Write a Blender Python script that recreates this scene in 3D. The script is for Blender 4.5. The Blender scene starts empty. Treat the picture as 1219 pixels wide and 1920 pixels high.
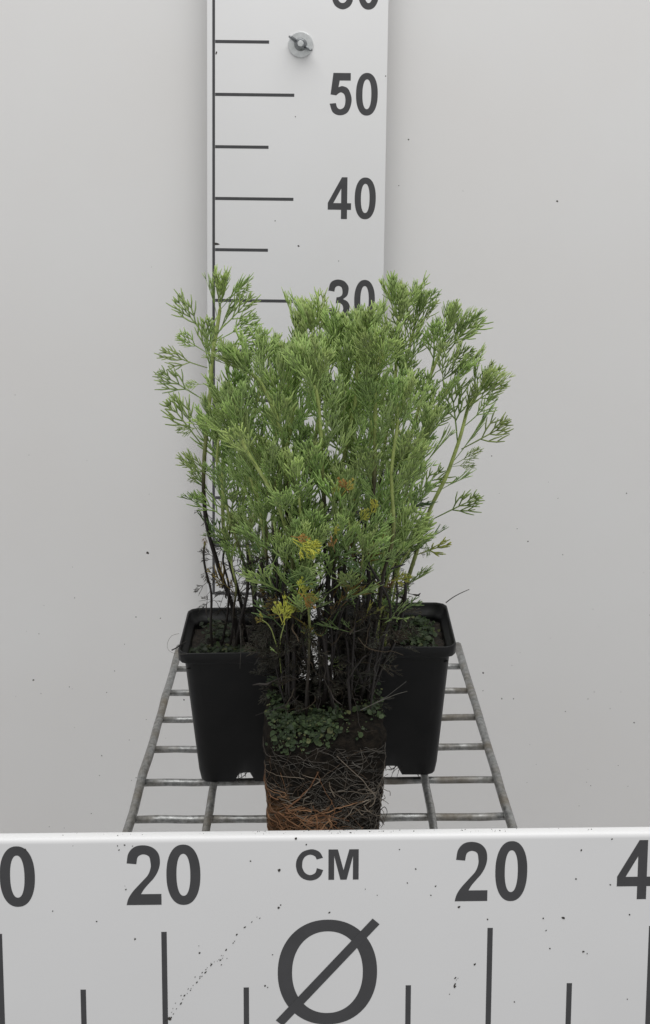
import bpy, bmesh, math, random
from mathutils import Vector, Matrix, noise

S = 0.01                                   # every length below is in centimetres
scene = bpy.context.scene
C = scene.collection

# ------------------------------------------------------------------ camera
F_PX, CX_PX, CY_PX = 2302.5, 609.5, 619.9
PITCH, YAW, ROLL, CAM_H = 0.12895, 0.00986, 0.0118, 42.744
fwd = Vector((math.sin(YAW)*math.cos(PITCH), math.cos(YAW)*math.cos(PITCH), -math.sin(PITCH)))
rgt = Vector((math.cos(YAW), -math.sin(YAW), 0))
upv = rgt.cross(fwd)
cam_r = rgt*math.cos(ROLL) + upv*math.sin(ROLL)
cam_u = upv*math.cos(ROLL) - rgt*math.sin(ROLL)
cd = bpy.data.cameras.new('camera')
cam = bpy.data.objects.new('camera', cd)
C.objects.link(cam)
M = Matrix((cam_r, cam_u, -fwd)).transposed().to_4x4()
M.translation = Vector((0, 0, CAM_H))*S
cam.matrix_world = M
cd.sensor_fit = 'VERTICAL'
cd.sensor_height = 36
cd.sensor_width = 36
cd.lens = 36*F_PX/1920
cd.shift_y = -(960 - CY_PX)/1920
cd.clip_start = 0.01
cd.clip_end = 50
scene.camera = cam

# ------------------------------------------------------------------ light: a bright roof overhead, neutral daylight
w = bpy.data.worlds.new('World')
scene.world = w
w.use_nodes = True
bg = w.node_tree.nodes['Background']
bg.inputs[0].default_value = (1.0, 1.0, 1.0, 1)
bg.inputs[1].default_value = 0.475

def area(name, loc, target, sx, sy, power, col):
    ld = bpy.data.lights.new(name, 'AREA')
    ld.shape = 'RECTANGLE'
    ld.size, ld.size_y, ld.energy, ld.color = sx, sy, power, col
    o = bpy.data.objects.new(name, ld)
    C.objects.link(o)
    o.location = loc
    o.rotation_euler = (Vector(target) - Vector(loc)).to_track_quat('-Z', 'Y').to_euler()
    return o
area('roof_light', (0.1, 0.15, 2.3), (0, 0.95, 0.0), 2.6, 1.8, 48, (1.0, 0.995, 0.985))

vs = scene.view_settings
vs.view_transform = 'Standard'
vs.look = 'None'
vs.exposure = 0.0
vs.gamma = 1.0
scene.cycles.use_denoising = True
scene.cycles.max_bounces = 8

# ------------------------------------------------------------------ helpers
def at(px, py, y):
    """point of the place (cm) seen at a photo pixel, at depth y"""
    v = fwd + cam_r*((px - CX_PX)/F_PX) - cam_u*((py - CY_PX)/F_PX)
    return v*(y/v.y) + Vector((0, 0, CAM_H))

class MB:
    def __init__(self):
        self.v, self.f, self.c = [], [], []
    def add(self, verts, faces, col=None):
        n = len(self.v)
        self.v += [tuple(p) for p in verts]
        self.f += [tuple(i + n for i in f) for f in faces]
        if col is not None:
            self.c += [col]*len(verts) if not isinstance(col, list) else col
    def mesh(self, name, smooth=True):
        me = bpy.data.meshes.new(name)
        me.from_pydata([(p[0]*S, p[1]*S, p[2]*S) for p in self.v], [], self.f)
        if self.c:
            at_ = me.color_attributes.new('Col', 'FLOAT_COLOR', 'POINT')
            flat = []
            for c in self.c: flat += [c[0], c[1], c[2], 1.0]
            at_.data.foreach_set('color', flat)
        if smooth:
            me.polygons.foreach_set('use_smooth', [True]*len(me.polygons))
        me.update()
        return me
    def build(self, name, mat, parent=None, smooth=True):
        return link(name, self.mesh(name, smooth), mat, parent)

def link(name, me, mat=None, parent=None):
    o = bpy.data.objects.new(name, me)
    C.objects.link(o)
    if mat is not None and me is not None and not me.materials:
        me.materials.append(mat)
    if parent is not None:
        o.parent = parent
    return o

def tag(o, label=None, cat=None, group=None, kind=None):
    if label: o['label'] = label
    if cat: o['category'] = cat
    if group: o['group'] = group
    if kind: o['kind'] = kind
    return o

def empty(name, loc=(0, 0, 0), rot=(0, 0, 0)):
    o = bpy.data.objects.new(name, None)
    C.objects.link(o)
    o.empty_display_size = 0.02
    o.location = Vector(loc)*S
    o.rotation_euler = rot
    return o

def frames(pts):
    out, prev = [], None
    for i, p in enumerate(pts):
        t = (pts[min(i+1, len(pts)-1)] - pts[max(i-1, 0)])
        t = t.normalized() if t.length > 1e-9 else Vector((0, 0, 1))
        if prev is None:
            a = Vector((0, 0, 1)) if abs(t.z) < .9 else Vector((1, 0, 0))
            n = t.cross(a).normalized()
        else:
            n = prev - t*prev.dot(t)
            n = n.normalized() if n.length > 1e-6 else t.orthogonal().normalized()
        prev = n
        out.append((t, n, t.cross(n)))
    return out

def tube(mb, pts, radii, sides=6, cols=None, cap=True, flat=1.0):
    pts = [Vector(p) for p in pts]
    fr = frames(pts)
    vv, ff, cc = [], [], []
    for i, p in enumerate(pts):
        r = radii[i] if isinstance(radii, (list, tuple)) else radii
        for k in range(sides):
            a = 2*math.pi*k/sides
            vv.append(p + fr[i][1]*(math.cos(a)*r) + fr[i][2]*(math.sin(a)*r*flat))
            if cols is not None: cc.append(cols[i] if isinstance(cols, list) else cols)
    for i in range(len(pts)-1):
        for k in range(sides):
            a, b = i*sides + k, i*sides + (k+1) % sides
            ff.append((a, b, b + sides, a + sides))
    if cap:
        ff.append(tuple(range(sides-1, -1, -1)))
        ff.append(tuple((len(pts)-1)*sides + k for k in range(sides)))
    mb.add(vv, ff, cc if cols is not None else None)

def smooth_path(ctrl, n):
    """Catmull-Rom through the control points"""
    P = [Vector(p) for p in ctrl]
    P = [P[0]*2 - P[1]] + P + [P[-1]*2 - P[-2]]
    segs = len(P) - 3
    out = []
    for i in range(n + 1):
        u = i/n*segs
        k = min(int(u), segs - 1)
        t = u - k
        a, b, c, d = P[k:k+4]
        out.append(.5*((2*b) + (c-a)*t + (2*a-5*b+4*c-d)*t*t + (-a+3*b-3*c+d)*t**3))
    return out

def bevel_box(name, x0, x1, y0, y1, z0, z1, bev, segs, mat, parent=None):
    bm = bmesh.new()
    vs_ = [bm.verts.new((x*S, y*S, z*S)) for x in (x0, x1) for y in (y0, y1) for z in (z0, z1)]
    for f in ((0,1,3,2),(4,6,7,5),(0,4,5,1),(2,3,7,6),(0,2,6,4),(1,5,7,3)):
        bm.faces.new([vs_[i] for i in f])
    bmesh.ops.recalc_face_normals(bm, faces=bm.faces)
    bmesh.ops.bevel(bm, geom=bm.edges[:], offset=bev*S, segments=segs, affect='EDGES', profile=.5)
    me = bpy.data.meshes.new(name)
    bm.to_mesh(me); bm.free()
    for p in me.polygons: p.use_smooth = True
    try: me.set_sharp_from_angle(angle=math.radians(40))
    except Exception: pass
    return link(name, me, mat, parent)

# ------------------------------------------------------------------ materials
class NT:
    def __init__(self, name):
        self.m = bpy.data.materials.new(name)
        self.m.use_nodes = True
        self.t = self.m.node_tree
        self.n = self.t.nodes
        self.b = self.n['Principled BSDF']
        self.co = self.n.new('ShaderNodeTexCoord')
    def l(self, a, b): self.t.links.new(a, b)
    def node(self, kind, **kw):
        nd = self.n.new('ShaderNode' + kind)
        for k, v in kw.items():
            if k in nd.inputs: 
                nd.inputs[k].default_value = v
            else: setattr(nd, k, v)
        return nd
    def noise(self, scale, detail=4, rough=.55, coord=None):
        nd = self.node('TexNoise', Scale=scale, Detail=detail, Roughness=rough)
        self.l(coord or self.co.outputs['Object'], nd.inputs['Vector'])
        return nd
    def ramp(self, fac, stops):
        nd = self.n.new('ShaderNodeValToRGB')
        e = nd.color_ramp.elements
        while len(e) < len(stops): e.new(.5)
        for i, (p, c) in enumerate(stops):
            e[i].position = p
            e[i].color = (*c, 1) if isinstance(c, tuple) else (c, c, c, 1)
        self.l(fac, nd.inputs[0])
        return nd
    def mix(self, fac, a, b, mode='MIX'):
        nd = self.n.new('ShaderNodeMix')
        nd.data_type = 'RGBA'; nd.blend_type = mode
        for s, v in ((0, fac), (6, a), (7, b)):
            if hasattr(v, 'links'): self.l(v, nd.inputs[s])
            elif s == 0: nd.inputs[0].default_value = v
            else: nd.inputs[s].default_value = (*v, 1)
        return nd.outputs[2]
    def bump(self, h, strength, dist):
        nd = self.node('Bump', Strength=strength, Distance=dist)
        self.l(h, nd.inputs['Height'])
        self.l(nd.outputs[0], self.b.inputs['Normal'])
    def set(self, **kw):
        for k, v in kw.items():
            k = k.replace('_', ' ')
            self.b.inputs[k].default_value = v

def painted(name, base, stain, rough, speck_scale, speck_keep, speck_size):
    """white board with faint uneven tone and fine black dirt specks"""
    t = NT(name)
    n1 = t.noise(5, 3)
    col = t.mix(t.ramp(n1.outputs[0], [(.35, 0.0), (.75, 1.0)]).outputs[0], base, stain)
    wob = t.noise(400, 2)
    vm = t.node('VectorMath', operation='MULTIPLY_ADD')
    t.l(wob.outputs['Color'], vm.inputs[0])
    vm.inputs[1].default_value = (.0007, .0007, .0007)
    t.l(t.co.outputs['Object'], vm.inputs[2])
    for sc_, keep, size in ((speck_scale, speck_keep, speck_size), (speck_scale*2.6, speck_keep*.6, speck_size*1.3)):
        vo = t.node('TexVoronoi', Scale=sc_)
        t.l(vm.outputs[0], vo.inputs['Vector'])
        sep = t.node('SeparateColor')
        t.l(vo.outputs['Color'], sep.inputs[0])
        g = t.node('Math', operation='SUBTRACT'); g.inputs[0].default_value = keep
        t.l(sep.outputs[0], g.inputs[1])                      # positive only in the cells that carry a speck
        g2 = t.node('Math', operation='MULTIPLY'); g2.inputs[1].default_value = size/keep
        t.l(g.outputs[0], g2.inputs[0])
        lt = t.node('Math', operation='LESS_THAN')
        t.l(vo.outputs['Distance'], lt.inputs[0]); t.l(g2.outputs[0], lt.inputs[1])
        mu = t.node('Math', operation='MULTIPLY'); mu.inputs[1].default_value = .8
        t.l(lt.outputs[0], mu.inputs[0])
        col = t.mix(mu.outputs[0], col, (.055, .05, .045))
    t.l(col, t.b.inputs['Base Color'])
    t.set(Roughness=rough)
    t.bump(t.noise(60, 3).outputs[0], .05, .001)
    return t.m

M_WALL = painted('wall_paint', (.726, .722, .717), (.710, .698, .688), .55, 26, .30, .022)
M_PLATE = painted('plate_paint', (.725, .725, .73), (.70, .70, .70), .38, 22, .20, .012)
M_BOARD = painted('board_paint', (.79, .79, .795), (.755, .755, .76), .38, 50, .25, .03)

def simple(name, col, rough, metallic=0.0, var=None, scale=40, bump=None):
    t = NT(name)
    if var:
        n = t.noise(scale, 5)
        t.l(t.mix(t.ramp(n.outputs[0], [(.35, 0.0), (.68, 1.0)]).outputs[0], col, var), t.b.inputs['Base Color'])
        if bump: t.bump(n.outputs[0], bump[0], bump[1])
    else:
        t.b.inputs['Base Color'].default_value = (*col, 1)
    t.set(Roughness=rough, Metallic=metallic)
    return t.m

M_PRINT = simple('print_ink', (.050, .050, .053), .5, var=(.060, .060, .064), scale=60)
M_PLASTIC = simple('black_plastic', (.0042, .0044, .005), .45, var=(.0075, .0075, .0078), scale=45, bump=(.12, .001))
M_PLASTIC.node_tree.nodes['Principled BSDF'].inputs['Specular IOR Level'].default_value = .3
M_SOIL = simple('soil', (.010, .008, .007), .95, var=(.03, .022, .015), scale=260, bump=(.9, .003))
M_DIRT = simple('dirt', (.05, .045, .04), .9)
M_ZINC = simple('zinc', (.80, .82, .82), .30, .75, var=(.66, .68, .68), scale=300, bump=(.2, .0005))

def galvanised():
    t = NT('galvanised_steel')
    n = t.noise(260, 5, .65)
    n2 = t.noise(35, 4, .6)
    base = t.mix(t.ramp(n.outputs[0], [(.35, 0.0), (.65, 1.0)]).outputs[0], (.20, .203, .20), (.42, .425, .42))
    base = t.mix(t.ramp(n2.outputs[0], [(.42, 0.0), (.68, .85)]).outputs[0], base, (.15, .125, .09))
    t.l(base, t.b.inputs['Base Color'])
    t.l(t.ramp(n2.outputs[0], [(.4, .38), (.75, .75)]).outputs[0], t.b.inputs['Roughness'])
    t.l(t.ramp(n2.outputs[0], [(.45, .75), (.7, .2)]).outputs[0], t.b.inputs['Metallic'])
    t.bump(n.outputs[0], .35, .0008)
    return t.m
M_STEEL = galvanised()

def foliage_mat(name, vcol):
    t = NT(name)
    if vcol:
        a = t.node('VertexColor', layer_name='Col'); src = a.outputs[0]
    else:
        a = t.node('ObjectInfo'); src = a.outputs['Color']
    n = t.noise(120, 3)
    dark = t.mix(1.0, src, (.62, .68, .60), 'MULTIPLY')
    col = t.mix(t.ramp(n.outputs[0], [(.35, 0.0), (.65, 1.0)]).outputs[0], src, dark)
    t.l(col, t.b.inputs['Base Color'])
    t.set(Roughness=.5, Sheen_Weight=.26, Sheen_Roughness=.5, Sheen_Tint=(.92, 1.0, .80, 1))
    tr = t.node('BsdfTranslucent')
    t.l(col, tr.inputs[0])
    mx = t.node('MixShader'); mx.inputs[0].default_value = .5
    t.l(t.b.outputs[0], mx.inputs[1]); t.l(tr.outputs[0], mx.inputs[2])
    t.l(mx.outputs[0], t.n['Material Output'].inputs[0])
    return t.m
M_LEAF = foliage_mat('leaf', False)
M_LEAFV = foliage_mat('small_leaf', True)

def vcol_mat(name, rough, var):
    t = NT(name)
    a = t.node('VertexColor', layer_name='Col')
    n = t.noise(220, 4)
    col = t.mix(t.ramp(n.outputs[0], [(.3, 0.0), (.7, 1.0)]).outputs[0], a.outputs[0], t.mix(1.0, a.outputs[0], var, 'MULTIPLY'))
    t.l(col, t.b.inputs['Base Color'])
    t.set(Roughness=rough)
    t.bump(n.outputs[0], .4, .0008)
    return t.m
M_STEM = vcol_mat('stem_bark', .6, (.6, .6, .55))
M_ROOT = vcol_mat('root_fibre', .75, (.55, .5, .45))

# ------------------------------------------------------------------ lettering
def contour(pts):
    """closed outline; a third value marks a corner, the rest is smoothed"""
    n = len(pts)
    out = []
    for i in range(n):
        p0, p1, p2, p3 = pts[i-1], pts[i], pts[(i+1) % n], pts[(i+2) % n]
        c1, c2 = len(p1) > 2, len(p2) > 2
        if c1 and c2:
            out.append((p1[0], p1[1])); continue
        for k in range(6):
            t = k/6
            q = []
            for ax in (0, 1):
                a = p1[ax] if c1 else p0[ax]
                d = p2[ax] if c2 else p3[ax]
                b, c = p1[ax], p2[ax]
                if c1: a = 2*b - c
                if c2: d = 2*c - b
                q.append(.5*((2*b) + (c-a)*t + (2*a-5*b+4*c-d)*t*t + (-a+3*b-3*c+d)*t**3))
            out.append(tuple(q))
    return out

def oval(cx, cy, rx, ry, e=2.25, n=56):
    o = []
    for k in range(n):
        a = 2*math.pi*k/n
        c, s = math.cos(a), math.sin(a)
        o.append((cx + rx*math.copysign(abs(c)**(2/e), c), cy + ry*math.copysign(abs(s)**(2/e), s)))
    return o

def K(*pts): return [(x, y, 1) for x, y in pts]
GLYPH = {
 '5': (127, 244, [contour([(20,2,1),(120,2,1),(120,45,1),(57,45,1),(50,83,1),(75,77),(108,95),(127,155),(108,222),(64,244),(20,228),(0,178,1),(36,174,1),(45,200),(63,209),(84,195),(91,160),(84,125),(62,113),(37,130,1),(5,125,1)])]),
 '0': (125, 244, [oval(62.5,122,62.5,122), oval(62.5,122,25.5,85)]),
 '4': (135, 244, [contour(K((112,0),(112,151),(135,151),(135,190),(112,190),(112,244),(77,244),(77,190),(0,190),(0,150),(80,0))), contour(K((77,151),(77,66),(32,151)))]),
 '3': (127, 244, [contour([(0,66,1),(10,25),(30,6),(62,0),(95,10),(118,38),(120,66),(112,95),(88,116,1),(112,128),(127,150),(127,173),(118,212),(95,236),(62,244),(28,234),(8,208),(0,172,1),(36,167,1),(42,195),(62,206),(82,196),(90,172),(82,148),(62,138),(45,142,1),(49,106,1),(68,102),(82,90),(84,68),(78,46),(60,38),(42,47),(36,72,1)])]),
 '2': (185, 331, [contour([(4,99,1),(14,45),(45,10),(92,0),(140,12),(172,46),(180,95),(170,140),(148,180),(120,212),(94,243),(77,271,1),(185,271,1),(185,331,1),(0,331,1),(10,295),(35,255),(80,205),(115,165),(130,125),(130,95),(122,62),(92,50),(64,64),(55,104,1)])]),
 '1': (90, 244, [contour(K((52,0),(88,0),(88,244),(50,244),(50,66),(0,92),(0,52),(34,30)))]),
 '6': (127, 244, [contour([(121,60,1),(112,28),(92,6),(66,0),(30,15),(8,60),(0,125),(6,185),(25,225),(64,244),(100,232),(120,205),(127,163),(120,120),(98,92),(68,84),(48,92),(36,108,1),(38,75),(48,48),(66,38),(80,46),(85,64,1)]), oval(65,163,28,45)]),
 'C': (147, 172, [contour([(146,47,1),(130,18),(105,3),(76,0),(35,14),(8,48),(0,87),(10,130),(36,160),(75,172),(110,165),(134,145),(147,115,1),(113,104,1),(104,130),(77,142),(50,130),(36,105),(34,85),(38,58),(52,38),(77,29),(102,38),(112,56,1)])]),
 'M': (164, 168, [contour(K((0,0),(51,0),(82,115),(113,0),(164,0),(164,168),(133,168),(133,36),(99,168),(65,168),(31,36),(31,168),(0,168)))]),
 'O': (100, 100, [oval(50,50,50,50,2.12,80), oval(50,50,35.6,39,2.12,80)]),
}
_gcache = {}
def flat_mesh(name, contours):
    """thin filled shape standing in the XZ plane, facing -Y; contours in cm (x right, z up)"""
    cu = bpy.data.curves.new(name, 'CURVE')
    cu.dimensions = '2D'; cu.fill_mode = 'BOTH'; cu.extrude = .004*S
    for ct in contours:
        sp = cu.splines.new('POLY')
        sp.points.add(len(ct) - 1)
        for p, (x, z) in zip(sp.points, ct): p.co = (x*S, z*S, 0, 1)
        sp.use_cyclic_u = True
    tmp = bpy.data.objects.new('tmp', cu)
    C.objects.link(tmp)
    dg = bpy.context.evaluated_depsgraph_get()
    me = bpy.data.meshes.new_from_object(tmp.evaluated_get(dg))
    bpy.data.objects.remove(tmp); bpy.data.curves.remove(cu)
    me.transform(Matrix.Rotation(math.pi/2, 4, 'X'))
    me.name = name
    me.materials.clear(); me.materials.append(M_PRINT)
    return me

def glyph(ch, name, x0, x1, z0, z1, y, parent):
    W_, H_, cts = GLYPH[ch]
    cs = [[(x0 + p[0]/W_*(x1-x0), z1 - p[1]/H_*(z1-z0)) for p in ct] for ct in cts]
    o = link(name, flat_mesh(name, cs), None, parent)
    o.location.y = y*S
    return o

def bar(name, x0, x1, z0, z1, y, parent):
    o = link(name, flat_mesh(name, [[(x0, z0), (x1, z0), (x1, z1), (x0, z1)]]), None, parent)
    o.location.y = y*S
    return o

def specks(name, pts, y, parent, seed=1, kind_y=-1):
    """flat crumbs of dirt stuck to a face: (x, z, radius, stretch, angle)"""
    r = random.Random(seed)
    mb = MB()
    for x, z, ra, st, an in pts:
        n = 7
        vv = [(x, y - .02, z)]
        for k in range(n):
            a = 2*math.pi*k/n
            q = ra*r.uniform(.6, 1.2)
            u, v = math.cos(a)*q*st, math.sin(a)*q
            vv.append((x + u*math.cos(an) - v*math.sin(an), y, z + u*math.sin(an) + v*math.cos(an)))
        mb.add(vv, [(0, k+1, (k+1) % n + 1) for k in range(n)])
    o = mb.build(name, M_DIRT, parent)
    o['kind'] = 'stuff'
    return o

# ------------------------------------------------------------------ the wall behind
R_Y = 120.67
wall = bevel_box('wall', -110, 110, R_Y + 2.6, R_Y + 6, -75, 130, .1, 1, M_WALL)
tag(wall, kind='structure')
def wall_pt(px, py):
    p = at(px, py, R_Y + 2.6); return p.x, p.z
ws = []
for px, py, ra in ((277,1037,.13),(1045,377,.1),(766,262,.08),(748,348,.06),(990,1015,.07),(63,1275,.09),(922,855,.07),(1189,1355,.08),(140,1121,.05),(650,1000,.05),
                   (906,1262,.09),(941,1310,.07),(963,1310,.06),(1060,1334,.06),(345,1312,.09),(191,1417,.07),(1175,925,.06),(255,1157,.06),(301,1159,.06),(1055,1040,.05),(130,1288,.05),(215,1258,.05)):
    x, z = wall_pt(px, py)
    ws.append((x, z, ra, 1.25, px*.7))
rw = random.Random(4)
for k in range(50):
    px = rw.uniform(0, 330) if k % 2 else rw.uniform(900, 1219)
    x, z = wall_pt(px, 1560 - abs(rw.gauss(0, 420)))
    ws.append((x, z, rw.choice((.025, .03, .04, .05)), 1.3, k))
specks('dirt_specks', ws, R_Y + 2.6 - .004, wall, 5)

# ------------------------------------------------------------------ tall ruler plate on the wall
ruler = empty('height_ruler', (-9.826, R_Y, 0), (0, 0, -0.0131))
tag(ruler, 'tall white measuring plate on the wall, numbered 30 to 60 upwards', 'ruler')
bevel_box('plate', -.66, 16.72, 0, .5, -3.5, 72, .07, 2, M_PLATE, ruler)
PY = -.006
bar('scale_line', -.14, .12, -.13, 72, PY, ruler)
for k in range(0, 75, 5):
    if k > 70: break
    bar('tick_mark', .14, 7.78 if k % 10 == 0 else 5.32, k - .15, k + .15, PY, ruler)
for num, x0, x1, x2, x3 in (('60', 11.22, 13.36, 13.76, 15.86), ('50', 11.2, 13.33, 13.74, 15.84), ('40', 11.14, 13.42, 13.76, 15.82), ('30', 11.3, 13.4, 13.86, 15.9), ('20', 11.25, 13.35, 13.76, 15.86), ('10', 11.8, 13.35, 13.76, 15.86)):
    z = int(num)
    glyph(num[0], 'numeral', x0, x1, z - 1.86, z + 2.2, PY, ruler)
    glyph(num[1], 'numeral', x2, x3, z - 1.86, z + 2.2, PY, ruler)
glyph('0', 'numeral', 13.76, 15.86, -1.9, 2.16, PY, ruler)
def ruler_pt(px, py):
    p = at(px, py, R_Y); return p.x + 9.826, p.z
rs = []
for px, py, ra, st in ((406,99,.1,1.9),(406,457,.14,2.2),(560,461,.09,1.2),(516,414,.06,1.2),(554,219,.05,1),(635,489,.05,1),(723,143,.07,1)):
    x, z = ruler_pt(px, py); rs.append((x, z, ra, st, 1.2 if py < 200 else -.15))
specks('dirt_specks', rs, PY - .006, ruler, 3)

# wing nut that clamps the plate
wn_x, wn_z = ruler_pt(564, 84)
wn = empty('wing_nut', (-9.826 + wn_x, R_Y - .01 - wn_x*.0131, wn_z))
tag(wn, 'zinc wing nut with round washer screwed onto the tall ruler plate', 'wing nut')
def lathe(name, prof, mat, parent, n=40):
    mb = MB()
    vv, ff = [], []
    for r, y in prof:
        for k in range(n):
            a = 2*math.pi*k/n
            vv.append((math.cos(a)*r, y, math.sin(a)*r))
    for i in range(len(prof)-1):
        for k in range(n):
            a, b = i*n + k, i*n + (k+1) % n
            ff.append((a, a+n, b+n, b))
    ff.append(tuple(range(n)))
    ff.append(tuple((len(prof)-1)*n + k for k in range(n-1, -1, -1)))
    mb.add(vv, ff)
    o = mb.build(name, mat, parent)
    try: o.data.set_sharp_from_angle(angle=math.radians(35))
    except Exception: pass
    return o
lathe('washer', [(1.16, 0), (1.2, -.04), (1.2, -.14), (1.16, -.18), (.4, -.18)], M_ZINC, wn)
M_HUB = simple('hub_dark_reflection', (.30, .31, .32), .35, 1.0, var=(.20, .21, .22), scale=300)  # reflection of dark surroundings put into the base colour of hub and wings
lathe('hub', [(.62, -.17), (.62, -.3), (.5, -.75), (.46, -1.0), (.4, -1.05), (.3, -1.05)], M_HUB, wn)
lathe('bolt', [(.29, -1.0), (.29, -1.3), (.25, -1.38), (.1, -1.4)], M_ZINC, wn)
for s in (-1, 1):
    mb = MB()
    d = Vector((s*math.cos(math.radians(-32)), 0, s*math.sin(math.radians(-32))))
    pts = [d*.35 + Vector((0, -.45, 0)), d*.65 + Vector((0, -.62, 0)), d*.95 + Vector((0, -.98, 0)), d*1.12 + Vector((0, -1.3, 0)), d*1.14 + Vector((0, -1.5, 0))]
    tube(mb, pts, [.32, .28, .26, .24, .12], 8, flat=.6)
    mb.build('wing', M_HUB, wn)

# ------------------------------------------------------------------ front ruler board
BY, BX = 69.911, 1.2513
board = empty('front_ruler', (BX, BY, 0), (0, -0.0091, 0.0155))
tag(board, 'wide white ruler board in front, numbered 20 CM 20 with diameter sign', 'ruler')
bevel_box('panel', -60, 60, 0, .95, -48, 2.76, .34, 6, M_BOARD, board)  # unseen lower part lengthened to shade the foot of the wall
for u in range(-25, 26, 5):
    if u == 0: continue
    if u % 10 == 0: bar('tick_mark', u - .165, u + .165, -12, -3.355, PY, board)
    else: bar('tick_mark', u - .165, u + .165, -12, -7.106, PY, board)
def two(a, b, x):
    glyph(a, 'numeral', x[0], x[1], -1.57, 2.30, PY, board)
    glyph(b, 'numeral', x[2], x[3], -1.60, 2.32, PY, board)
two('2', '0', (-12.24, -10.12, -9.80, -7.74))
two('2', '0', (7.78, 9.78, 10.24, 12.2))
two('4', '0', (17.74, 19.95, 20.3, 22.3))
two('4', '0', (-22.3, -20.15, -19.86, -17.74))
glyph('C', 'unit_letter', -1.94, -.28, -.10, 1.92, PY, board)
glyph('M', 'unit_letter', .04, 1.88, -.07, 1.90, PY, board)
dia = link('diameter_sign', flat_mesh('diameter_sign', [[(-3.06 + p[0]/100*6.12, -2.68 - p[1]/100*6.98) for p in ct] for ct in GLYPH['O'][2]]), None, board)
dia.location.y = PY*S
a0, a1 = Vector((-2.97, -9.52)), Vector((2.97, -2.83))
nrm = Vector((-(a1-a0).y, (a1-a0).x)).normalized()*.285
sl = link('slash', flat_mesh('slash', [[tuple(a0+nrm), tuple(a0-nrm), tuple(a1-nrm), tuple(a1+nrm)]]), None, dia)
sl.location.y = -.009*S
# dirt on the board: a scratched trail of crumbs low left, loose crumbs elsewhere
rnd = random.Random(11)
def board_pt(px, py):
    p = at(px, py, BY); return p.x - BX, p.z
bs = []
def bspk(px, py, ra, st=1.2, an=None):
    x, z = board_pt(px, py)
    bs.append((x, z, ra, st, rnd.uniform(0, 3) if an is None else an))
for (ax, ay), (bx_, by_), n in (((312,1912),(420,1782),26), ((420,1782),(492,1715),9), ((318,1890),(400,1800),8), ((845,1870),(858,1838),5), ((405,1812),(428,1795),4)):
    for k in range(n):
        t = (k + rnd.random())/n
        bspk(ax + (bx_-ax)*t + rnd.gauss(0, 2.5), ay + (by_-ay)*t - 14*math.sin(t*3.1)*.6 + rnd.gauss(0, 2), rnd.choice((.02, .03, .03, .05)), 2.0, .9)
for px, py, ra in ((316,1904,.11),(524,1630,.09),(556,1571,.08),(575,1583,.06),(470,1612,.05),(522,1700,.07),(526,1695,.05),(617,1711,.06),(860,1705,.09),(1057,1729,.11),(1019,1729,.05),(1024,1752,.05),(1031,1786,.05),(889,1813,.07),(851,1854,.09),(1094,1793,.07),(1101,1797,.04),(1146,1668,.05),(1081,1656,.05),(1176,1884,.05),(1150,1582,.05),(1092,1602,.06),(914,1729,.05),(495,1846,.06),(500,1849,.04),(510,1788,.04),(750,1595,.04),(780,1632,.05),(764,1658,.04),(817,1665,.05),(707,1680,.03),(685,1668,.03),(253,1754,.07),(373,1782,.06),(100,1699,.04),(182,1720,.05),(50,1583,.06),(225,1587,.05),(235,1578,.05),(250,1580,.04),(222,1579,.04),(237,1661,.05),(372,1769,.03),(1182,1725,.05),(808,1682,.04),(963,1885,.06)):
    bspk(px, py, ra)
specks('dirt_specks', bs, PY - .013, board, 9)
mb = MB()                                              # crumbs lying along the top edge
for k in range(90):
    u = rnd.uniform(-20, 20) if k < 45 else rnd.gauss(rnd.choice((-3.5, 1, 3, 10.2)), .9)
    yy = rnd.uniform(.3, .65); r_ = rnd.choice((.02, .03, .04, .06))
    vv = [(u + r_*rnd.uniform(-1.4, 1.4), yy + r_*rnd.uniform(-1, 1), 2.76 + (r_*.7 if j > 3 else -.02)) for j in range(6)]
    mb.add(vv, [(0,1,4),(1,2,4),(2,3,5),(3,0,5),(0,4,5),(2,5,4)])
mb.build('crumbs', M_DIRT, board)['kind'] = 'stuff'

# ------------------------------------------------------------------ wire rack
RACK_ROLL = 0.017
RX = .807
rack = empty('wire_rack', (RX, 71.6, 0), (0, -RACK_ROLL, 0))
tag(rack, 'galvanised wire rack shelf running back under the pots', 'rack')
def rod(p0, p1, r, seed):
    rr = random.Random(seed)
    n = 14
    mb = MB()
    pts = [Vector(p0).lerp(Vector(p1), i/n) + Vector((rr.gauss(0, .02), 0, rr.gauss(0, .02))) for i in range(n+1)]
    tube(mb, pts, [r*rr.uniform(.95, 1.06) for _ in pts], 10)
    return mb.build('rod', M_STEEL, rack)
for i, x in enumerate((-7.5, -2.5, 2.5, 7.5)):
    rod((x, -.3, -.3), (x, 34.5, -.3), .275, i)
for i, x in enumerate((-12.6, 12.6)):
    rod((x*1.0145, -.3, -.62), (x*1.0145, 36.6, -.62), .335, 20 + i)
for i in range(7):
    rod((-12.7, 1.75 + 5.1*i, -.82), (12.7, 1.75 + 5.1*i, -.82), .255, 40 + i)

def on_rack(x): return math.tan(RACK_ROLL)*(x - RX)

# ------------------------------------------------------------------ pots
def rsq(h, corner, n=64):
    """rounded square outline, n points, half width h"""
    out = []
    for k in range(n):
        side, t = divmod(k, n//4)
        t = t/(n//4)
        # walk each quarter: half straight, corner arc, half straight
        q = t
        L = 2*(h - corner); A = corner*math.pi/2
        s = q*(L + A)
        if s < L/2: p = (h, s)
        elif s < L/2 + A:
            a = (s - L/2)/corner
            p = (h - corner + corner*math.cos(a), h - corner + corner*math.sin(a))
        else: p = (h - (corner + (s - L/2 - A)), h)
        for _ in range(side): p = (-p[1], p[0])
        out.append(p)
    return out

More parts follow.
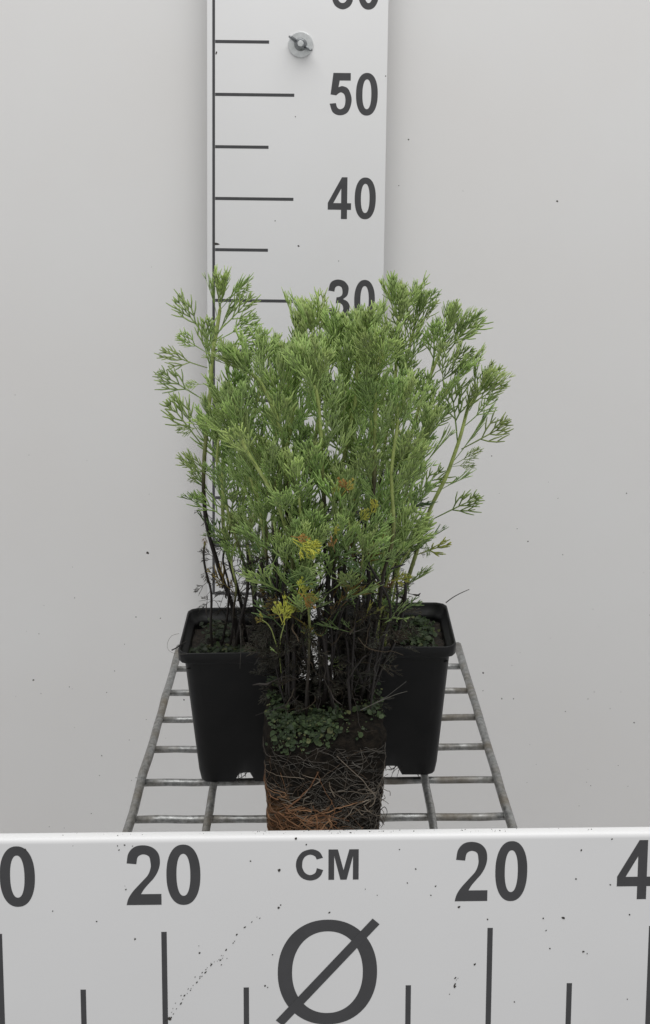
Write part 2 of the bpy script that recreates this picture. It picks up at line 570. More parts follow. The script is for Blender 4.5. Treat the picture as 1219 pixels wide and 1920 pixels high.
def loft(rings, close=True):
    vv, ff = [], []
    n = len(rings[0])
    for r in rings: vv += r
    for i in range(len(rings)-1):
        for k in range(n):
            a, b = i*n + k, i*n + (k+1) % n
            ff.append((a, b, b+n, a+n))
    return vv, ff

def moss_patch(name, spots, parent, seed, dark=1.0):
    """low leafy moss: small cupped round leaves"""
    r = random.Random(seed)
    mb = MB()
    for p, nrm_, size in spots:
        nrm_ = (Vector(nrm_) + Vector((r.gauss(0, .4), r.gauss(0, .4), r.gauss(0, .3)))).normalized()
        t1 = nrm_.orthogonal().normalized(); t2 = nrm_.cross(t1)
        n = 7
        g = r.random()
        base = Vector((.030, .055, .020)).lerp(Vector((.105, .150, .060)), g*g)
        if r.random() < .08: base = Vector((.15, .16, .06))
        base *= dark*r.uniform(.55, 1.2)
        ctr = Vector(p) + nrm_*r.uniform(0, .12)
        ph = r.random()*6
        vv = [ctr]
        for k in range(n):
            a = 2*math.pi*k/n + ph
            q = size*r.uniform(.75, 1.15)
            vv.append(ctr + (t1*math.cos(a) + t2*math.sin(a))*q + nrm_*size*r.uniform(-.1, .55))
        mb.add(vv, [(0, k+1, (k+1) % n + 1) for k in range(n)], tuple(base))
    o = mb.build(name, M_LEAFV, parent)
    o['kind'] = 'stuff'
    return o

POT_H = 10.05
def make_pot(cx, cy, rz, label, seed):
    N = 64
    pot = empty('plant_pot', (cx, cy, on_rack(cx)), (0, -RACK_ROLL, rz))
    tag(pot, label, 'plant pot', 'square black nursery pots')
    def ring(h, z, corner): return [(x, y, z) for x, y in rsq(h, corner, N)]
    def half(z): return 3.2 + (4.12 - 3.2)*z/POT_H
    out = []
    # lower edge with a notch in the middle of each side, feet at the corners
    bottom = []
    for (x, y) in rsq(3.12, .75, N):
        m = min(abs(x), abs(y))
        z = .66 if m < .62 else (.0 if m > .72 else .33)
        bottom.append((x, y, z))
    out.append(bottom)
    for z in (.8, 2.2, 4.5, 7, 9.28): out.append(ring(half(z), z, .8))
    for z in (7, 4, .95): out.append(ring(half(z) - .1, z, .7)) if False else None
    vv, ff = loft([r for r in out if r])
    mb = MB(); mb.add(vv, ff)
    # inside wall
    vv, ff = loft([ring(half(z) - .11, z, .7) for z in (9.25, 8, 5, .8)])
    n0 = len(vv)
    mb.add(vv, ff)
    # floor
    fl = ring(half(.8) - .05, .8, .75)
    mb.add(fl, [tuple(range(N))])
    body = mb.build('body', M_PLASTIC, pot)
    try: body.data.set_sharp_from_angle(angle=math.radians(50))
    except Exception: pass
    # rim: a proud band with rounded top
    mb = MB()
    prof = [(half(9.25) - .02, 9.22), (4.37, 9.24), (4.42, 9.3), (4.46, 9.98), (4.44, 10.03), (4.40, POT_H), (4.35, 10.02), (4.30, 9.9), (4.24, 9.4), (half(9.2) - .11, 9.3), (half(9) - .11, 9.0)]
    vv, ff = loft([ring(h, z, .85) for h, z in prof])
    mb.add(vv, ff)
    mb.build('rim', M_PLASTIC, pot)
    # soil
    r = random.Random(seed)
    mb = MB()
    G = 30
    vv = []
    hs = half(8.7) - .12
    for j in range(G+1):
        for i in range(G+1):
            x = (i/G*2-1)*hs; y = (j/G*2-1)*hs
            z = 8.75 + .35*noise.noise(Vector((x*.5, y*.5, seed))) + .22*noise.noise(Vector((x*1.9, y*1.9, seed+4)))
            vv.append((x, y, z))
    mb.add(vv, [(j*(G+1)+i, j*(G+1)+i+1, (j+1)*(G+1)+i+1, (j+1)*(G+1)+i) for j in range(G) for i in range(G)])
    so = mb.build('soil', M_SOIL, pot)
    sp = []
    for c in range(16):
        qx, qy = r.uniform(-3.4, 3.4), r.uniform(-3.5, 3.4)
        if c < 6: qx = r.uniform(.2, 3.2)*(1 if cx > 0 else -1)
        for k in range(r.randint(20, 60)):
            x, y = qx + r.gauss(0, .45), qy + r.gauss(0, .4)
            if max(abs(x), abs(y)) > 3.75: continue
            sp.append(((x, y, 8.92 + .25*noise.noise(Vector((x, y, 3)))+ r.uniform(0, .4)), (0, -.25, 1), r.uniform(.06, .24)))
    moss_patch('moss', sp, so, seed + 5, 1.35 if cx > 0 else .7)
    # fine roots hanging from the drainage notch
    mb = MB()
    for k in range(16):
        x = r.gauss(-.4 if cx < 0 else 1.0, .55); p = Vector((x, -3.05 + r.uniform(0, .5), .75)); pts = [p.copy()]
        d = Vector((r.gauss(0, .3), -.1, -1))
        L = r.uniform(.4, 1.3)
        for s in range(6):
            d += Vector((r.gauss(0, .55), r.gauss(0, .25), r.gauss(0, .3))); d.normalize()
            p = p + d*L/5; pts.append(p.copy())
        tube(mb, pts, [.035, .03, .03, .025, .02, .02, .012], 4, (.022, .018, .015))
    mb.build('hanging_roots', M_ROOT, pot)['kind'] = 'stuff'
    return pot
PL = (-4.52, 85.15)
PR = (6.02, 85.95)
make_pot(PL[0], PL[1], .012, 'black square plastic pot on the left side of the rack', 21)
make_pot(PR[0], PR[1], -.02, 'black square plastic pot on the right side of the rack', 33)

# ------------------------------------------------------------------ leaves
def strip(mb, pts, w, col=None, flat=.5):
    """one linear leaf lobe: flat three-sided blade"""
    n = len(pts)
    prof = [w*(.75 if i == 0 else 1.0 if i < n-1 else .55) for i in range(n)]
    tube(mb, pts, prof, 3, col, cap=True, flat=flat)

def leaf_shape(seed, L, pairs, spread, petiole, lobe, wid, twist=.25, col=None, mb=None):
    r = random.Random(seed)
    own = mb is None
    if own: mb = MB()
    bow = r.uniform(-.10, .12)
    side_bow = r.uniform(-.08, .08)
    def rach(t): return Vector((side_bow*L*t*t, L*t, bow*L*t*t))
    strip(mb, [rach(0), rach(.35), rach(.7), rach(1.0)], wid*.9)
    for k in range(pairs):
        t = petiole + (1 - petiole)*(k + .15)/pairs*.92
        for s in (-1, 1):
            t_ = min(.97, t + r.uniform(-.03, .03))
            p = rach(t_)
            a = spread*r.uniform(.75, 1.2)*(1 - .35*(t_-petiole)/(1-petiole))
            ln = lobe*L*r.uniform(.8, 1.15)*(1 - .45*(t_-petiole)/(1-petiole))
            d = Vector((s*math.sin(a), math.cos(a), r.gauss(.05, twist))).normalized()
            pts = [p]
            for q in range(3):
                pts.append(pts[-1] + d*ln/3)
                d = (d + Vector((-s*.12, .12, r.uniform(0, .1)))).normalized()
            strip(mb, pts, wid)
            for j, (i0, sd) in enumerate(((1, 1), (1, -1), (2, 1), (2, -1))):
                if r.random() < .25: continue
                d0 = (pts[i0+1] - pts[i0]).normalized()
                sid = Vector((d0.y, -d0.x, 0))*sd
                b = math.radians(r.uniform(16, 33))
                d1 = (d0*math.cos(b) + sid*math.sin(b) + Vector((0, 0, r.gauss(0, twist*.8)))).normalized()
                l1 = ln*r.uniform(.45, .68)
                m = pts[i0] + d1*l1*.5
                e = pts[i0] + d1*l1*.6 + (d1 + d0*.6).normalized()*l1*.42
                strip(mb, [pts[i0], m, e], wid*.95)
    # terminal lobes
    e = rach(1.0); d0 = (rach(1.0) - rach(.85)).normalized()
    for b in (-.5, -.05, .45):
        d1 = (d0*math.cos(b) + Vector((1, 0, 0))*math.sin(b) + Vector((0, 0, r.gauss(0, .15)))).normalized()
        strip(mb, [e, e + d1*L*.09, e + d1*L*.17], wid*.95)
    return mb

LEAF_OPEN = [leaf_shape(100+i, 3.7, 3, .62, .42, .50, .074, .06).mesh('leaf') for i in range(9)]
LEAF_TIP = [leaf_shape(200+i, 3.4, 3, .30, .30, .52, .066, .07).mesh('leaf') for i in range(7)]
LEAF_LOW = [leaf_shape(300+i, 2.9, 2, .72, .45, .52, .070, .18).mesh('leaf') for i in range(6)]
LEAF_WIDE = [leaf_shape(400+i, 2.1, 2, .80, .35, .46, .075, .25).mesh('leaf') for i in range(4)]
for g in (LEAF_OPEN, LEAF_TIP, LEAF_LOW, LEAF_WIDE):
    for me in g: me.materials.append(M_LEAF)

def leaf_matrix(pos, axis, roll, sc):
    y = axis.normalized()
    up = Vector((0, 0, 1))
    x = y.cross(up)
    x = x.normalized() if x.length > .05 else Vector((1, 0, 0))
    z = x.cross(y)
    m = Matrix((x, y, z)).transposed()
    m = m @ Matrix.Rotation(roll, 3, 'Y')
    m = (m*sc).to_4x4()
    m.translation = pos*S
    return m

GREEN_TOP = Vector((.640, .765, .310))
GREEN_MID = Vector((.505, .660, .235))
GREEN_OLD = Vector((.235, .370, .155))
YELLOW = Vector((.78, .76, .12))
ORANGE = Vector((.58, .31, .07))
BROWN = Vector((.045, .026, .015))

class Plant:
    def __init__(self, name, loc, label, seed, group):
        self.root = empty(name, loc)
        tag(self.root, label, 'plant', group)
        self.loc = Vector(loc)
        self.r = random.Random(seed)
        self.leaves = []            # (matrix, mesh, colour, parent stem, size)
        self.first = None
        self.dead = .55
    def stem(self, ctrl, d0, d1, base_z, leafy=(.33, 1.0), r0=.17, gap=.62, brown=.38, tipn=7, size=1.0, base_d=None):
        """ctrl: photo points; depth goes from d0 at the base to d1 at the tip"""
        r = self.r
        pts = []
        n = len(ctrl) - 1
        for i, (px, py) in enumerate(ctrl):
            d = d0 + (d1 - d0)*(i/n)
            p = at(px, py, d)
            if i == 0: p.z = base_z
            pts.append(p)
        path = smooth_path(pts, 26)
        mb = MB()
        m = len(path) - 1
        cols, rad = [], []
        for i in range(m + 1):
            t = i/m
            k = min(1, max(0, (t - brown + .14)/.34))
            c = Vector((.014, .0095, .008)).lerp(Vector((.06, .045, .02)), min(1, k*2)).lerp(Vector((.44, .52, .17)), max(0, k*1.5 - .5))
            cols.append(tuple(c))
            rad.append(r0*.86*(1 - .24*t)*r.uniform(.93, 1.08) if t < .97 else r0*.3)
        sd = r.random()*100
        for i in range(1, m + 1):
            q = path[i]*.32 + Vector((sd, 0, 0))
            a = .30*min(1, i/4)*(1.15 - i/m)
            path[i] = path[i] + Vector((noise.noise(q), noise.noise(q + Vector((9, 3, 1))), 0))*a
        path = [p - self.loc for p in path]
        tube(mb, path, rad, 7, cols)
        so = mb.build('stem', M_STEM, self.root)
        if self.first is None: self.first = so
        # leaves up the stem
        Ls = [0]
        for a, b in zip(path, path[1:]): Ls.append(Ls[-1] + (b-a).length)
        tot = Ls[-1]
        s = leafy[0]*tot
        az = r.random()*6.28
        while s < leafy[1]*tot - .3:
            t = s/tot
            k = max(j for j in range(m) if Ls[j] <= s)
            u = (s - Ls[k])/max(1e-6, Ls[k+1] - Ls[k])
            p = path[k].lerp(path[k+1], u)
            tan = (path[k+1] - path[k]).normalized()
            az += 2.4 + r.gauss(0, .3)
            nx = tan.orthogonal().normalized(); ny = tan.cross(nx)
            outd = nx*math.cos(az) + ny*math.sin(az)
            rel = (t - leafy[0])/(1 - leafy[0])
            ang = math.radians(56 - 36*rel + r.gauss(0, 8))
            ax = tan*math.cos(ang) + outd*math.sin(ang) + Vector((0, 0, .12))
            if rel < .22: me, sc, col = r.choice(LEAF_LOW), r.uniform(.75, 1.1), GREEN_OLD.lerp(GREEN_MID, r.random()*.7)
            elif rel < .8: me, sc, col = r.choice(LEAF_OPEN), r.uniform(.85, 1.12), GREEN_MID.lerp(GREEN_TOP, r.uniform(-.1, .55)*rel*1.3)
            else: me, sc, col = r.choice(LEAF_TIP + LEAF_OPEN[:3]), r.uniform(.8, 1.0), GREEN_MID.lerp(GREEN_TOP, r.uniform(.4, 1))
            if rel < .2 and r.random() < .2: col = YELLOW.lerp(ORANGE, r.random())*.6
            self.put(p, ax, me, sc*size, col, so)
            if r.random() < .25:        # short shoot in the leaf axil
                ax2 = tan*math.cos(ang*.55) + outd*math.sin(ang*.55)
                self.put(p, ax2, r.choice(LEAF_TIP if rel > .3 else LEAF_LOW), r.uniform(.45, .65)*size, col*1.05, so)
            s += 1.58*gap*(1.12 - .42*rel)*r.uniform(.75, 1.25)
        p = path[-1]; tan = (path[-1] - path[-4]).normalized()
        nx = tan.orthogonal().normalized(); ny = tan.cross(nx)
        for j in range(tipn):
            az += 2.4
            ang = math.radians(4 + 30*(j/tipn) + r.gauss(0, 4))
            q = path[-1].lerp(path[-3], j/tipn)
            self.put(q, tan*math.cos(ang) + (nx*math.cos(az) + ny*math.sin(az))*math.sin(ang), r.choice(LEAF_TIP), (.66 + .34*j/tipn)*r.uniform(.85, 1.1)*size, GREEN_MID.lerp(GREEN_TOP, r.uniform(.6, 1.15)), so)
        # withered remains on the bare part
        for j in range(r.randint(8, 13)):
            k = r.randint(2, max(4, min(int(m*.62), int(leafy[0]*m*1.15))))
            tt = Vector((r.gauss(0, 1), r.gauss(0, .6), r.gauss(-.3, .5))).normalized()
            self.put(path[k], tt, r.choice(LEAF_LOW), r.uniform(.3, .8)*self.dead, BROWN*r.uniform(.35, 1.25), so)
        return so
    def put(self, p, ax, me, sc, col, stem, roll=None):
        r = self.r
        k_ = r.uniform(.82, 1.16)
        col = Vector((max(.004, min(.85, c*k_*r.uniform(.96, 1.04))) for c in col))
        self.leaves.append((leaf_matrix(p, ax, r.gauss(0, .5) if roll is None else roll, sc), me, col, stem, sc))
    def leaf(self, b, tip, d, me, col, stem=None, dd=0.0, roll=None):
        """a leaf whose foot and tip stand at the given photo points"""
        p0 = at(*b, d) - self.loc; p1 = at(*tip, d + dd) - self.loc
        L = max(v.co.y for v in me.vertices)/S
        self.put(p0, p1 - p0, me, (p1 - p0).length/L, col, stem or self.first, self.r.uniform(.9, 1.5)*self.r.choice((-1, 1)) if roll is None else roll)
    def finish(self, limit=300):
        order = sorted(self.leaves, key=lambda e: -e[4])
        for mat, me, col, stem, sc in order[:limit]:
            o = bpy.data.objects.new('leaf', me)
            C.objects.link(o)
            o.parent = stem
            o.matrix_local = mat
            o.color = (*col, 1)
        rest = order[limit:]
        if rest:
            mb = MB()
            for mat, me, col, stem, sc in rest:
                mb.add([(mat @ v.co)/S for v in me.vertices], [tuple(p.vertices) for p in me.polygons], tuple(col))
            mb.build('small_foliage', M_LEAFV, self.root)['kind'] = 'stuff'

# ---- plant in the left pot
zl = 8.7 + on_rack(PL[0])
A = Plant('feathery_plant', (PL[0], PL[1], zl), 'feathery green herb growing in the left pot, its tallest shoot leaning left', 1, 'feathery herb plants')
L1 = A.stem([(448,1190),(432,1128),(406,1052),(389,1000),(384,940),(384,870),(392,760),(401,660),(409,600),(413,574)], 85, 84, zl, (.42, 1), .19, 1.35, .52, 6)
A.stem([(462,1190),(452,1136),(437,1060),(427,1017),(421,978),(419,912),(422,830),(434,750),(442,715)], 86, 84.5, zl, (.34, 1), .17, .75)
A.stem([(482,1190),(475,1120),(468,1040),(460,990),(456,930),(466,830),(482,750),(500,690)], 87, 86.5, zl, (.34, 1), .17, .72)
A.stem([(505,1190),(492,1080),(496,1000),(502,900),(520,800),(538,730),(546,700)], 87.5, 87, zl, (.38, 1), .16, .72)
A.stem([(520,1190),(518,1050),(526,950),(532,850),(552,740),(562,665),(566,640)], 86.5, 87, zl, (.38, 1), .16, .7)
A.stem([(475,1195),(482,1100),(500,1000),(472,910),(452,830),(442,785)], 84, 82.5, zl, (.40, 1), .15, .7)
A.stem([(440,1195),(462,1110),(450,1030),(425,950),(408,880),(410,820)], 83.5, 83, zl, (.45, 1), .14, .75, tipn=6)
A.stem([(400,1195),(395,1120),(388,1080),(384,1040),(386,1015)], 83.8, 83.8, zl, (.97, 1), .11, .9, .9, 0)
A.stem([(415,1192),(430,1110),(420,1050),(432,1000),(428,960)], 84.5, 85, zl, (.7, 1), .10, .9, .9, 3)
for c_ in ([(470,1190),(478,1110),(470,1045),(462,1010)], [(500,1190),(508,1110),(500,1050),(505,1010)], [(430,1190),(442,1110),(436,1050),(446,1005)]):
    A.stem(c_, 84, 83.5, zl, (.5, 1), .10, .6, .3, 4, .8)
for b, tip in (((393,640),(318,548)), ((389,690),(290,662)), ((382,750),(291,694)), ((380,836),(311,742)), ((389,662),(330,624)), ((408,623),(488,552)), ((405,640),(489,598)), ((402,660),(505,622)), ((384,800),(330,812)), ((384,880),(352,905)), ((412,570),(470,530)), ((390,720),(345,722))):
    A.leaf(b, tip, 84, A.r.choice(LEAF_OPEN), GREEN_MID.lerp(GREEN_TOP, .55), L1, A.r.uniform(-1, 1))
A.leaf((386,1000), (384,1022), 83.7, LEAF_LOW[1], ORANGE*.7, L1)
for b, tip, c in (((425,1000),(452,985),YELLOW), ((470,1060),(455,1075),ORANGE*.6), ((466,1010),(490,1000),ORANGE*.8)):
    A.leaf(b, tip, 84.5, LEAF_LOW[2], c*.8, L1)
A.finish()

# ---- plant in the right pot
zr = 8.7 + on_rack(PR[0])
B = Plant('feathery_plant', (PR[0], PR[1], zr), 'feathery green herb growing in the right pot, shoots leaning right', 2, 'feathery herb plants')
R1 = B.stem([(738,1180),(757,1112),(772,1068),(787,1015),(813,945),(845,870),(868,800),(880,760),(892,742)], 87.5, 86.5, zr, (.36, 1), .19, 1.3, .18, 6)
B.stem([(722,1180),(736,1080),(752,960),(775,860),(800,800),(830,745),(844,722)], 87, 86, zr, (.30, 1), .16, .85, .3)
R3 = B.stem([(716,1180),(728,1050),(745,940),(765,840),(790,745),(812,690),(828,655),(835,640)], 88, 87.5, zr, (.32, 1), .17, .8)
B.stem([(702,1180),(722,1040),(740,920),(746,800),(742,700),(744,630),(747,592)], 88, 88, zr, (.34, 1), .17, .7)
R5 = B.stem([(692,1180),(702,1050),(712,930),(722,820),(750,720),(768,650),(778,610)], 88.5, 89, zr, (.34, 1), .16, .7)
B.stem([(682,1180),(686,1050),(690,930),(695,820),(692,735),(690,680),(690,652)], 87, 87, zr, (.36, 1), .16, .7)
B.stem([(712,1185),(735,1100),(756,1000),(772,920),(788,860),(796,820)], 85, 84.5, zr, (.26, 1), .14, .8, .0)
B.stem([(706,1185),(712,1110),(718,1040),(732,970),(752,915),(762,890)], 84, 83, zr, (.22, 1), .14, .75, -.05)
B.stem([(690,1185),(692,1100),(700,1020),(706,960),(704,920)], 85, 84, zr, (.3, 1), .13, .75, .05)
B.stem([(664,1180),(668,1050),(660,930),(665,820),(655,735),(652,690),(650,662)], 88, 88.5, zr, (.4, 1), .15, .75)
for c_ in ([(705,1182),(718,1120),(738,1060),(760,1015)], [(684,1182),(692,1110),(702,1060),(712,1030)], [(722,1182),(740,1110),(752,1060),(770,1030)]):
    B.stem(c_, 84.5, 83.5, zr, (.32, 1), .11, .6, -.1, 5, .85)
for b, tip, st, d in (((868,765),(960,716),R1,86.6), ((865,842),(962,791),R1,86.8), ((850,872),(908,842),R1,86.8), ((845,875),(893,868),R1,86.6), ((815,972),(905,927),R1,87), ((795,1005),(806,1045),R1,86.6), ((880,770),(922,690),R1,86.6), ((870,800),(940,745),R1,87),
                      ((824,680),(900,591),R3,87.6), ((815,700),(892,650),R3,87.4), ((768,600),(830,543),R5,88.8), ((774,610),(776,522),R5,88.8), ((826,668),(812,590),R3,87.4), ((745,600),(735,522),R5,88)):
    B.leaf(b, tip, d, B.r.choice(LEAF_OPEN), GREEN_MID.lerp(GREEN_TOP, .6), st, B.r.uniform(-1, 1))
B.leaf((782,1040), (846,1015), 86.5, LEAF_WIDE[0], YELLOW.lerp(GREEN_TOP, .45), R1)
B.leaf((740,1085), (775,1082), 86, LEAF_WIDE[1], YELLOW.lerp(GREEN_MID, .55), R1)
B.leaf((690,990), (705,955), 84, LEAF_LOW[0], YELLOW.lerp(GREEN_MID, .3), R1)
B.leaf((672,985), (690,962), 84, LEAF_LOW[3], YELLOW.lerp(GREEN_MID, .3), R1)
B.finish()

# ---- plant out of its pot: root ball with roots, standing in front
QX, QY = 1.0, 75.9
zq = on_rack(QX)
D = Plant('bare_root_plant', (QX, QY, zq), 'feathery green herb lifted out of its pot, bare root ball in front', 3, None)
BN = 96
def ball_r(phi, z):
    h = 3.48 + (3.86 - 3.48)*min(1, z/7.5)
    e = 7.0
    c, s = abs(math.cos(phi)), abs(math.sin(phi))
    return h/((c**e + s**e)**(1/e))
def ball_top(x, y): return 8.15 + (y + 3.8)*.06 + .35*noise.noise(Vector((x*.5, y*.5, 1.3)))
def ball_pt(phi, z, lift=0.0):
    rr = ball_r(phi, z) + lift
    x, y = rr*math.cos(phi), rr*math.sin(phi)
    dsp = .16*noise.noise(Vector((x*.9, y*.9, z*.9))) + .10*noise.noise(Vector((x*3.0, y*3.0, z*3.0)))
    return Vector((x*(1 + dsp/3.7), y*(1 + dsp/3.7), z))
rings = []
LV = 34
for j in range(LV + 1):
    t = j/LV
    ring_ = []
    for k in range(BN):
        phi = 2*math.pi*k/BN
        rr = ball_r(phi, 7.5)
        zt = ball_top(rr*math.cos(phi), rr*math.sin(phi))
        z = zt*t
        p = ball_pt(phi, z)
        if t > .93: p = Vector((p.x*(1 - (t-.93)*1.1), p.y*(1 - (t-.93)*1.1), p.z))
        ring_.append(p)
    rings.append(ring_)
for q in (.8, .6, .4, .2, .05):
    rings.append([Vector((rings[LV][k].x*q, rings[LV][k].y*q, ball_top(rings[LV][k].x*q, rings[LV][k].y*q) + .25*(1-q) + .1*noise.noise(rings[LV][k]*q*2))) for k in range(BN)])
vv, ff = loft(rings)
ff.append(tuple(range(BN-1, -1, -1))); ff.append(tuple((len(rings)-1)*BN + k for k in range(BN)))
mb = MB(); mb.add(vv, ff)
def ball_mat():
    t = NT('root_ball_soil')
    n = t.noise(220, 6, .65)
    sep = t.node('SeparateXYZ'); t.l(t.co.outputs['Object'], sep.inputs[0])
    n2 = t.noise(55, 4, .6)
    # the mat of fine rust-coloured roots covers the low left corner
    def mad(src, mul, add):
        nd = t.node('Math', operation='MULTIPLY_ADD'); nd.inputs[1].default_value = mul
        t.l(src, nd.inputs[0])
        if hasattr(add, 'links'): t.l(add, nd.inputs[2])
        else: nd.inputs[2].default_value = add
        return nd.outputs[0]
    g = mad(sep.outputs['X'], -11.0, .66)
    g = mad(sep.outputs['Z'], -14.0, g)
    g = mad(n2.outputs[0], 1.1, mad(g, 1.0, -.62))
    mask = t.ramp(g, [(.30, 0.0), (.75, 1.0)])
    soil = t.mix(t.ramp(n.outputs[0], [(.4, 0.0), (.7, 1.0)]).outputs[0], (.009, .008, .007), (.030, .024, .018))
    rust = t.mix(t.ramp(n.outputs[0], [(.38, 0.0), (.66, 1.0)]).outputs[0], (.075, .037, .018), (.30, .155, .070))
    t.l(t.mix(mask.outputs[0], soil, rust), t.b.inputs['Base Color'])
    t.set(Roughness=.95, Specular_IOR_Level=.1)
    t.bump(n.outputs[0], 1.0, .006)
    return t.m
ball = mb.build('root_ball', ball_mat(), D.root)
ball['label'] = 'square root ball, dark soil bound by tan and rust roots'

rr_ = random.Random(77)
def root_curve(phi, z, dphi, dz, n, wob, lift):
    pts = []
    for i in range(n):
        if z > 7.4 and len(pts) > 2: break
        pts.append(ball_pt(phi, max(.05 + rr_.uniform(0, .1), min(7.4, z)), lift + rr_.uniform(0, .03)))
        phi += dphi; z += dz
        dphi += rr_.gauss(0, wob*.02); dz += rr_.gauss(0, wob*.05) - (z - 3)*.0006
    return pts
def s2phi(s): return -math.pi/2 + math.atan(s*.985)*1.0      # s -1..1 across the front face
mb = MB()
for k in range(420):                                         # fine pale roots
    s = rr_.uniform(-1, 1.05); z = abs(rr_.gauss(0, 1))*2.6 + .1 if k % 3 else rr_.uniform(.2, 7.4)
    if z > 7.4 or (s < -.1 and z > 6.6 and rr_.random() < .8): continue
    ph = s2phi(s) if rr_.random() < .8 else rr_.uniform(0, 6.28)
    warm = max(0, min(1, .80 - .85*s - .30*z + rr_.gauss(0, .15)))
    c = Vector((.17, .16, .14)).lerp(Vector((.46, .26, .13)), warm)*rr_.uniform(.2, 1.0)
    n = rr_.randint(9, 22)
    sg = rr_.choice((-1, 1))
    rc = root_curve(ph, z, sg*.04*rr_.uniform(.15, 1.1), rr_.gauss(0, .11), n, 1.1, .035)
    tube(mb, rc, [rr_.choice((.008, .011, .014, .02))*(1 - .5*i/n) for i in range(len(rc))], 4, tuple(c), cap=False)
mb.build('fine_roots', M_ROOT, ball)['kind'] = 'stuff'
for k in range(120):                                          # thicker roots one can follow
    low = k < 92
    s = rr_.uniform(-1.02, .35) if low else rr_.uniform(-.6, 1.0)
    z = rr_.uniform(.15, 2.9 - 1.9*max(-.6, s)) if low else rr_.uniform(.3, 5.6)
    c = Vector((.42, .24, .125)).lerp(Vector((.27, .125, .058)), rr_.random()) if low else Vector((.30, .25, .19)).lerp(Vector((.20, .18, .15)), rr_.random())
    c *= rr_.uniform(.6, 1.1)
    n = rr_.randint(9, 19)
    mb = MB()
    r0 = rr_.choice((.022, .03, .035, .045, .06)) if low else rr_.choice((.025, .035, .045))
    dz = rr_.gauss(0, .11) if low else rr_.gauss(0, .06)
    rc = root_curve(s2phi(s), z, rr_.choice((-1, 1))*.035*rr_.uniform(.4, 1.1), dz, n, .6, .05)
    tube(mb, rc, [r0*(1 - .55*i/n) for i in range(len(rc))], 5, tuple(c), cap=False)
    mb.build('root', M_ROOT, ball)
# shaggy roots at the right edge and a loop sticking out
mb = MB()
for k in range(46):
    p = ball_pt(-math.pi/4 + rr_.gauss(.02, .12), rr_.uniform(.4, 5.2)); pts = [p]
    d = Vector((rr_.uniform(-.2, 1), -.4, rr_.gauss(-.3, .8)))
    for i in range(5):
        d = (d + Vector((rr_.gauss(-.2, .5), rr_.gauss(0, .3), rr_.gauss(-.1, .5)))).normalized()
        pts.append(pts[-1] + d*rr_.uniform(.08, .22))
    g = rr_.uniform(.03, .16)
    tube(mb, pts, .022, 4, (g, g*.9, g*.75), cap=False)
mb.build('shaggy_roots', M_ROOT, ball)['kind'] = 'stuff'
loc = D.loc
def loose(ctrl, d, r0, col, parent=ball, name='loose_root'):
    mb = MB()
    path = smooth_path([at(px, py, d) - loc for px, py in ctrl], 14)
    tube(mb, path, [r0*(1 - .5*i/14) for i in range(15)], 5, col)
    return mb.build(name, M_ROOT, parent)
loose([(706,1528),(720,1513),(726,1522),(722,1534)], 73, .03, (.03, .025, .02))
loose([(712,1535),(718,1545),(714,1552)], 73, .03, (.06, .05, .04))
loose([(690,1325),(722,1308),(742,1293),(762,1278)], 73.5, .02, (.12, .12, .11))
loose([(675,1332),(705,1318),(740,1303),(764,1296)], 73.2, .022, (.15, .15, .13))
# moss over the top and the upper front of the ball
rm = random.Random(5)
spots = []
for c in range(58):
    qx, qy = rm.uniform(-3.6, 3.6), rm.uniform(-4.1, 3.6)
    if c < 30: qx, qy = rm.gauss(-1.1, 1.3), rm.uniform(-4.2, -1.5)
    n = rm.randint(25, 70)
    for k in range(n):
        x, y = qx + rm.gauss(0, .38), qy + rm.gauss(0, .38)
        if abs(x) > 3.8 or (x > .8 and y < -1.6 and rm.random() < .85): continue
        z = ball_top(x, y) + .1 + rm.uniform(0, .5)*rm.random()
        nn = (0, -.3, 1)
        if y < -3.55:
            over = -3.55 - y
            z -= over*1.7; y = -3.72 - .02*over; nn = (0, -1, .5)
            if (x > .6 and over > .15) or over > .55 + .3*rm.random(): continue
        spots.append(((x, y, z), nn, rm.choice((.04, .05, .07, .08, .11, .18))*rm.uniform(.8, 1.15)))
moss_patch('moss', spots, ball, 8, 1.3)

zb = zq + 8.2
D.first = None
D.dead = .8
D.stem([(552,1290),(552,1170),(548,1060),(532,975),(500,905),(466,850),(446,810)], 75, 73, zb, (.30, 1), .16, .62, .30)
D.stem([(540,1280),(536,1120),(536,940),(532,845),(516,775),(490,722),(470,700)], 75.5, 74, zb, (.31, 1), .19, .6, .36, 11)
C3 = D.stem([(610,1290),(612,1110),(606,950),(603,850),(599,785),(593,745),(589,722)], 75, 74, zb, (.33, 1), .18, .55, .36, 11)
D.stem([(690,1280),(688,1120),(698,940),(702,830),(703,750),(706,705),(706,685)], 76.5, 75.5, zb, (.33, 1), .18, .55, .40, 11)
D.stem([(650,1290),(645,1110),(655,960),(660,840),(652,745),(642,690),(639,662)], 77.5, 78.5, zb, (.40, 1), .17, .55)
D.stem([(590,1285),(570,1110),(575,960),(590,840),(600,735),(598,665),(593,635)], 77.5, 79, zb, (.40, 1), .17, .55)
D.stem([(636,1290),(630,1130),(626,990),(640,890),(660,800),(668,735),(671,685),(672,655)], 77, 77, zb, (.40, 1), .17, .55)
D.stem([(566,1285),(528,1120),(512,1000),(520,900),(540,825),(552,755),(551,715)], 76.5, 76, zb, (.31, 1), .16, .58)
D.stem([(672,1285),(718,1100),(736,980),(734,890),(744,815),(748,785)], 76, 75.5, zb, (.31, 1), .15, .65, .3)
D.stem([(530,1280),(508,1140),(500,1040),(488,960),(478,900)], 76.5, 76.5, zb, (.45, 1), .13, .6, .5)
D.stem([(628,1288),(600,1150),(585,1060),(565,980),(560,920)], 74.5, 73.5, zb, (.40, 1), .13, .6, .4)
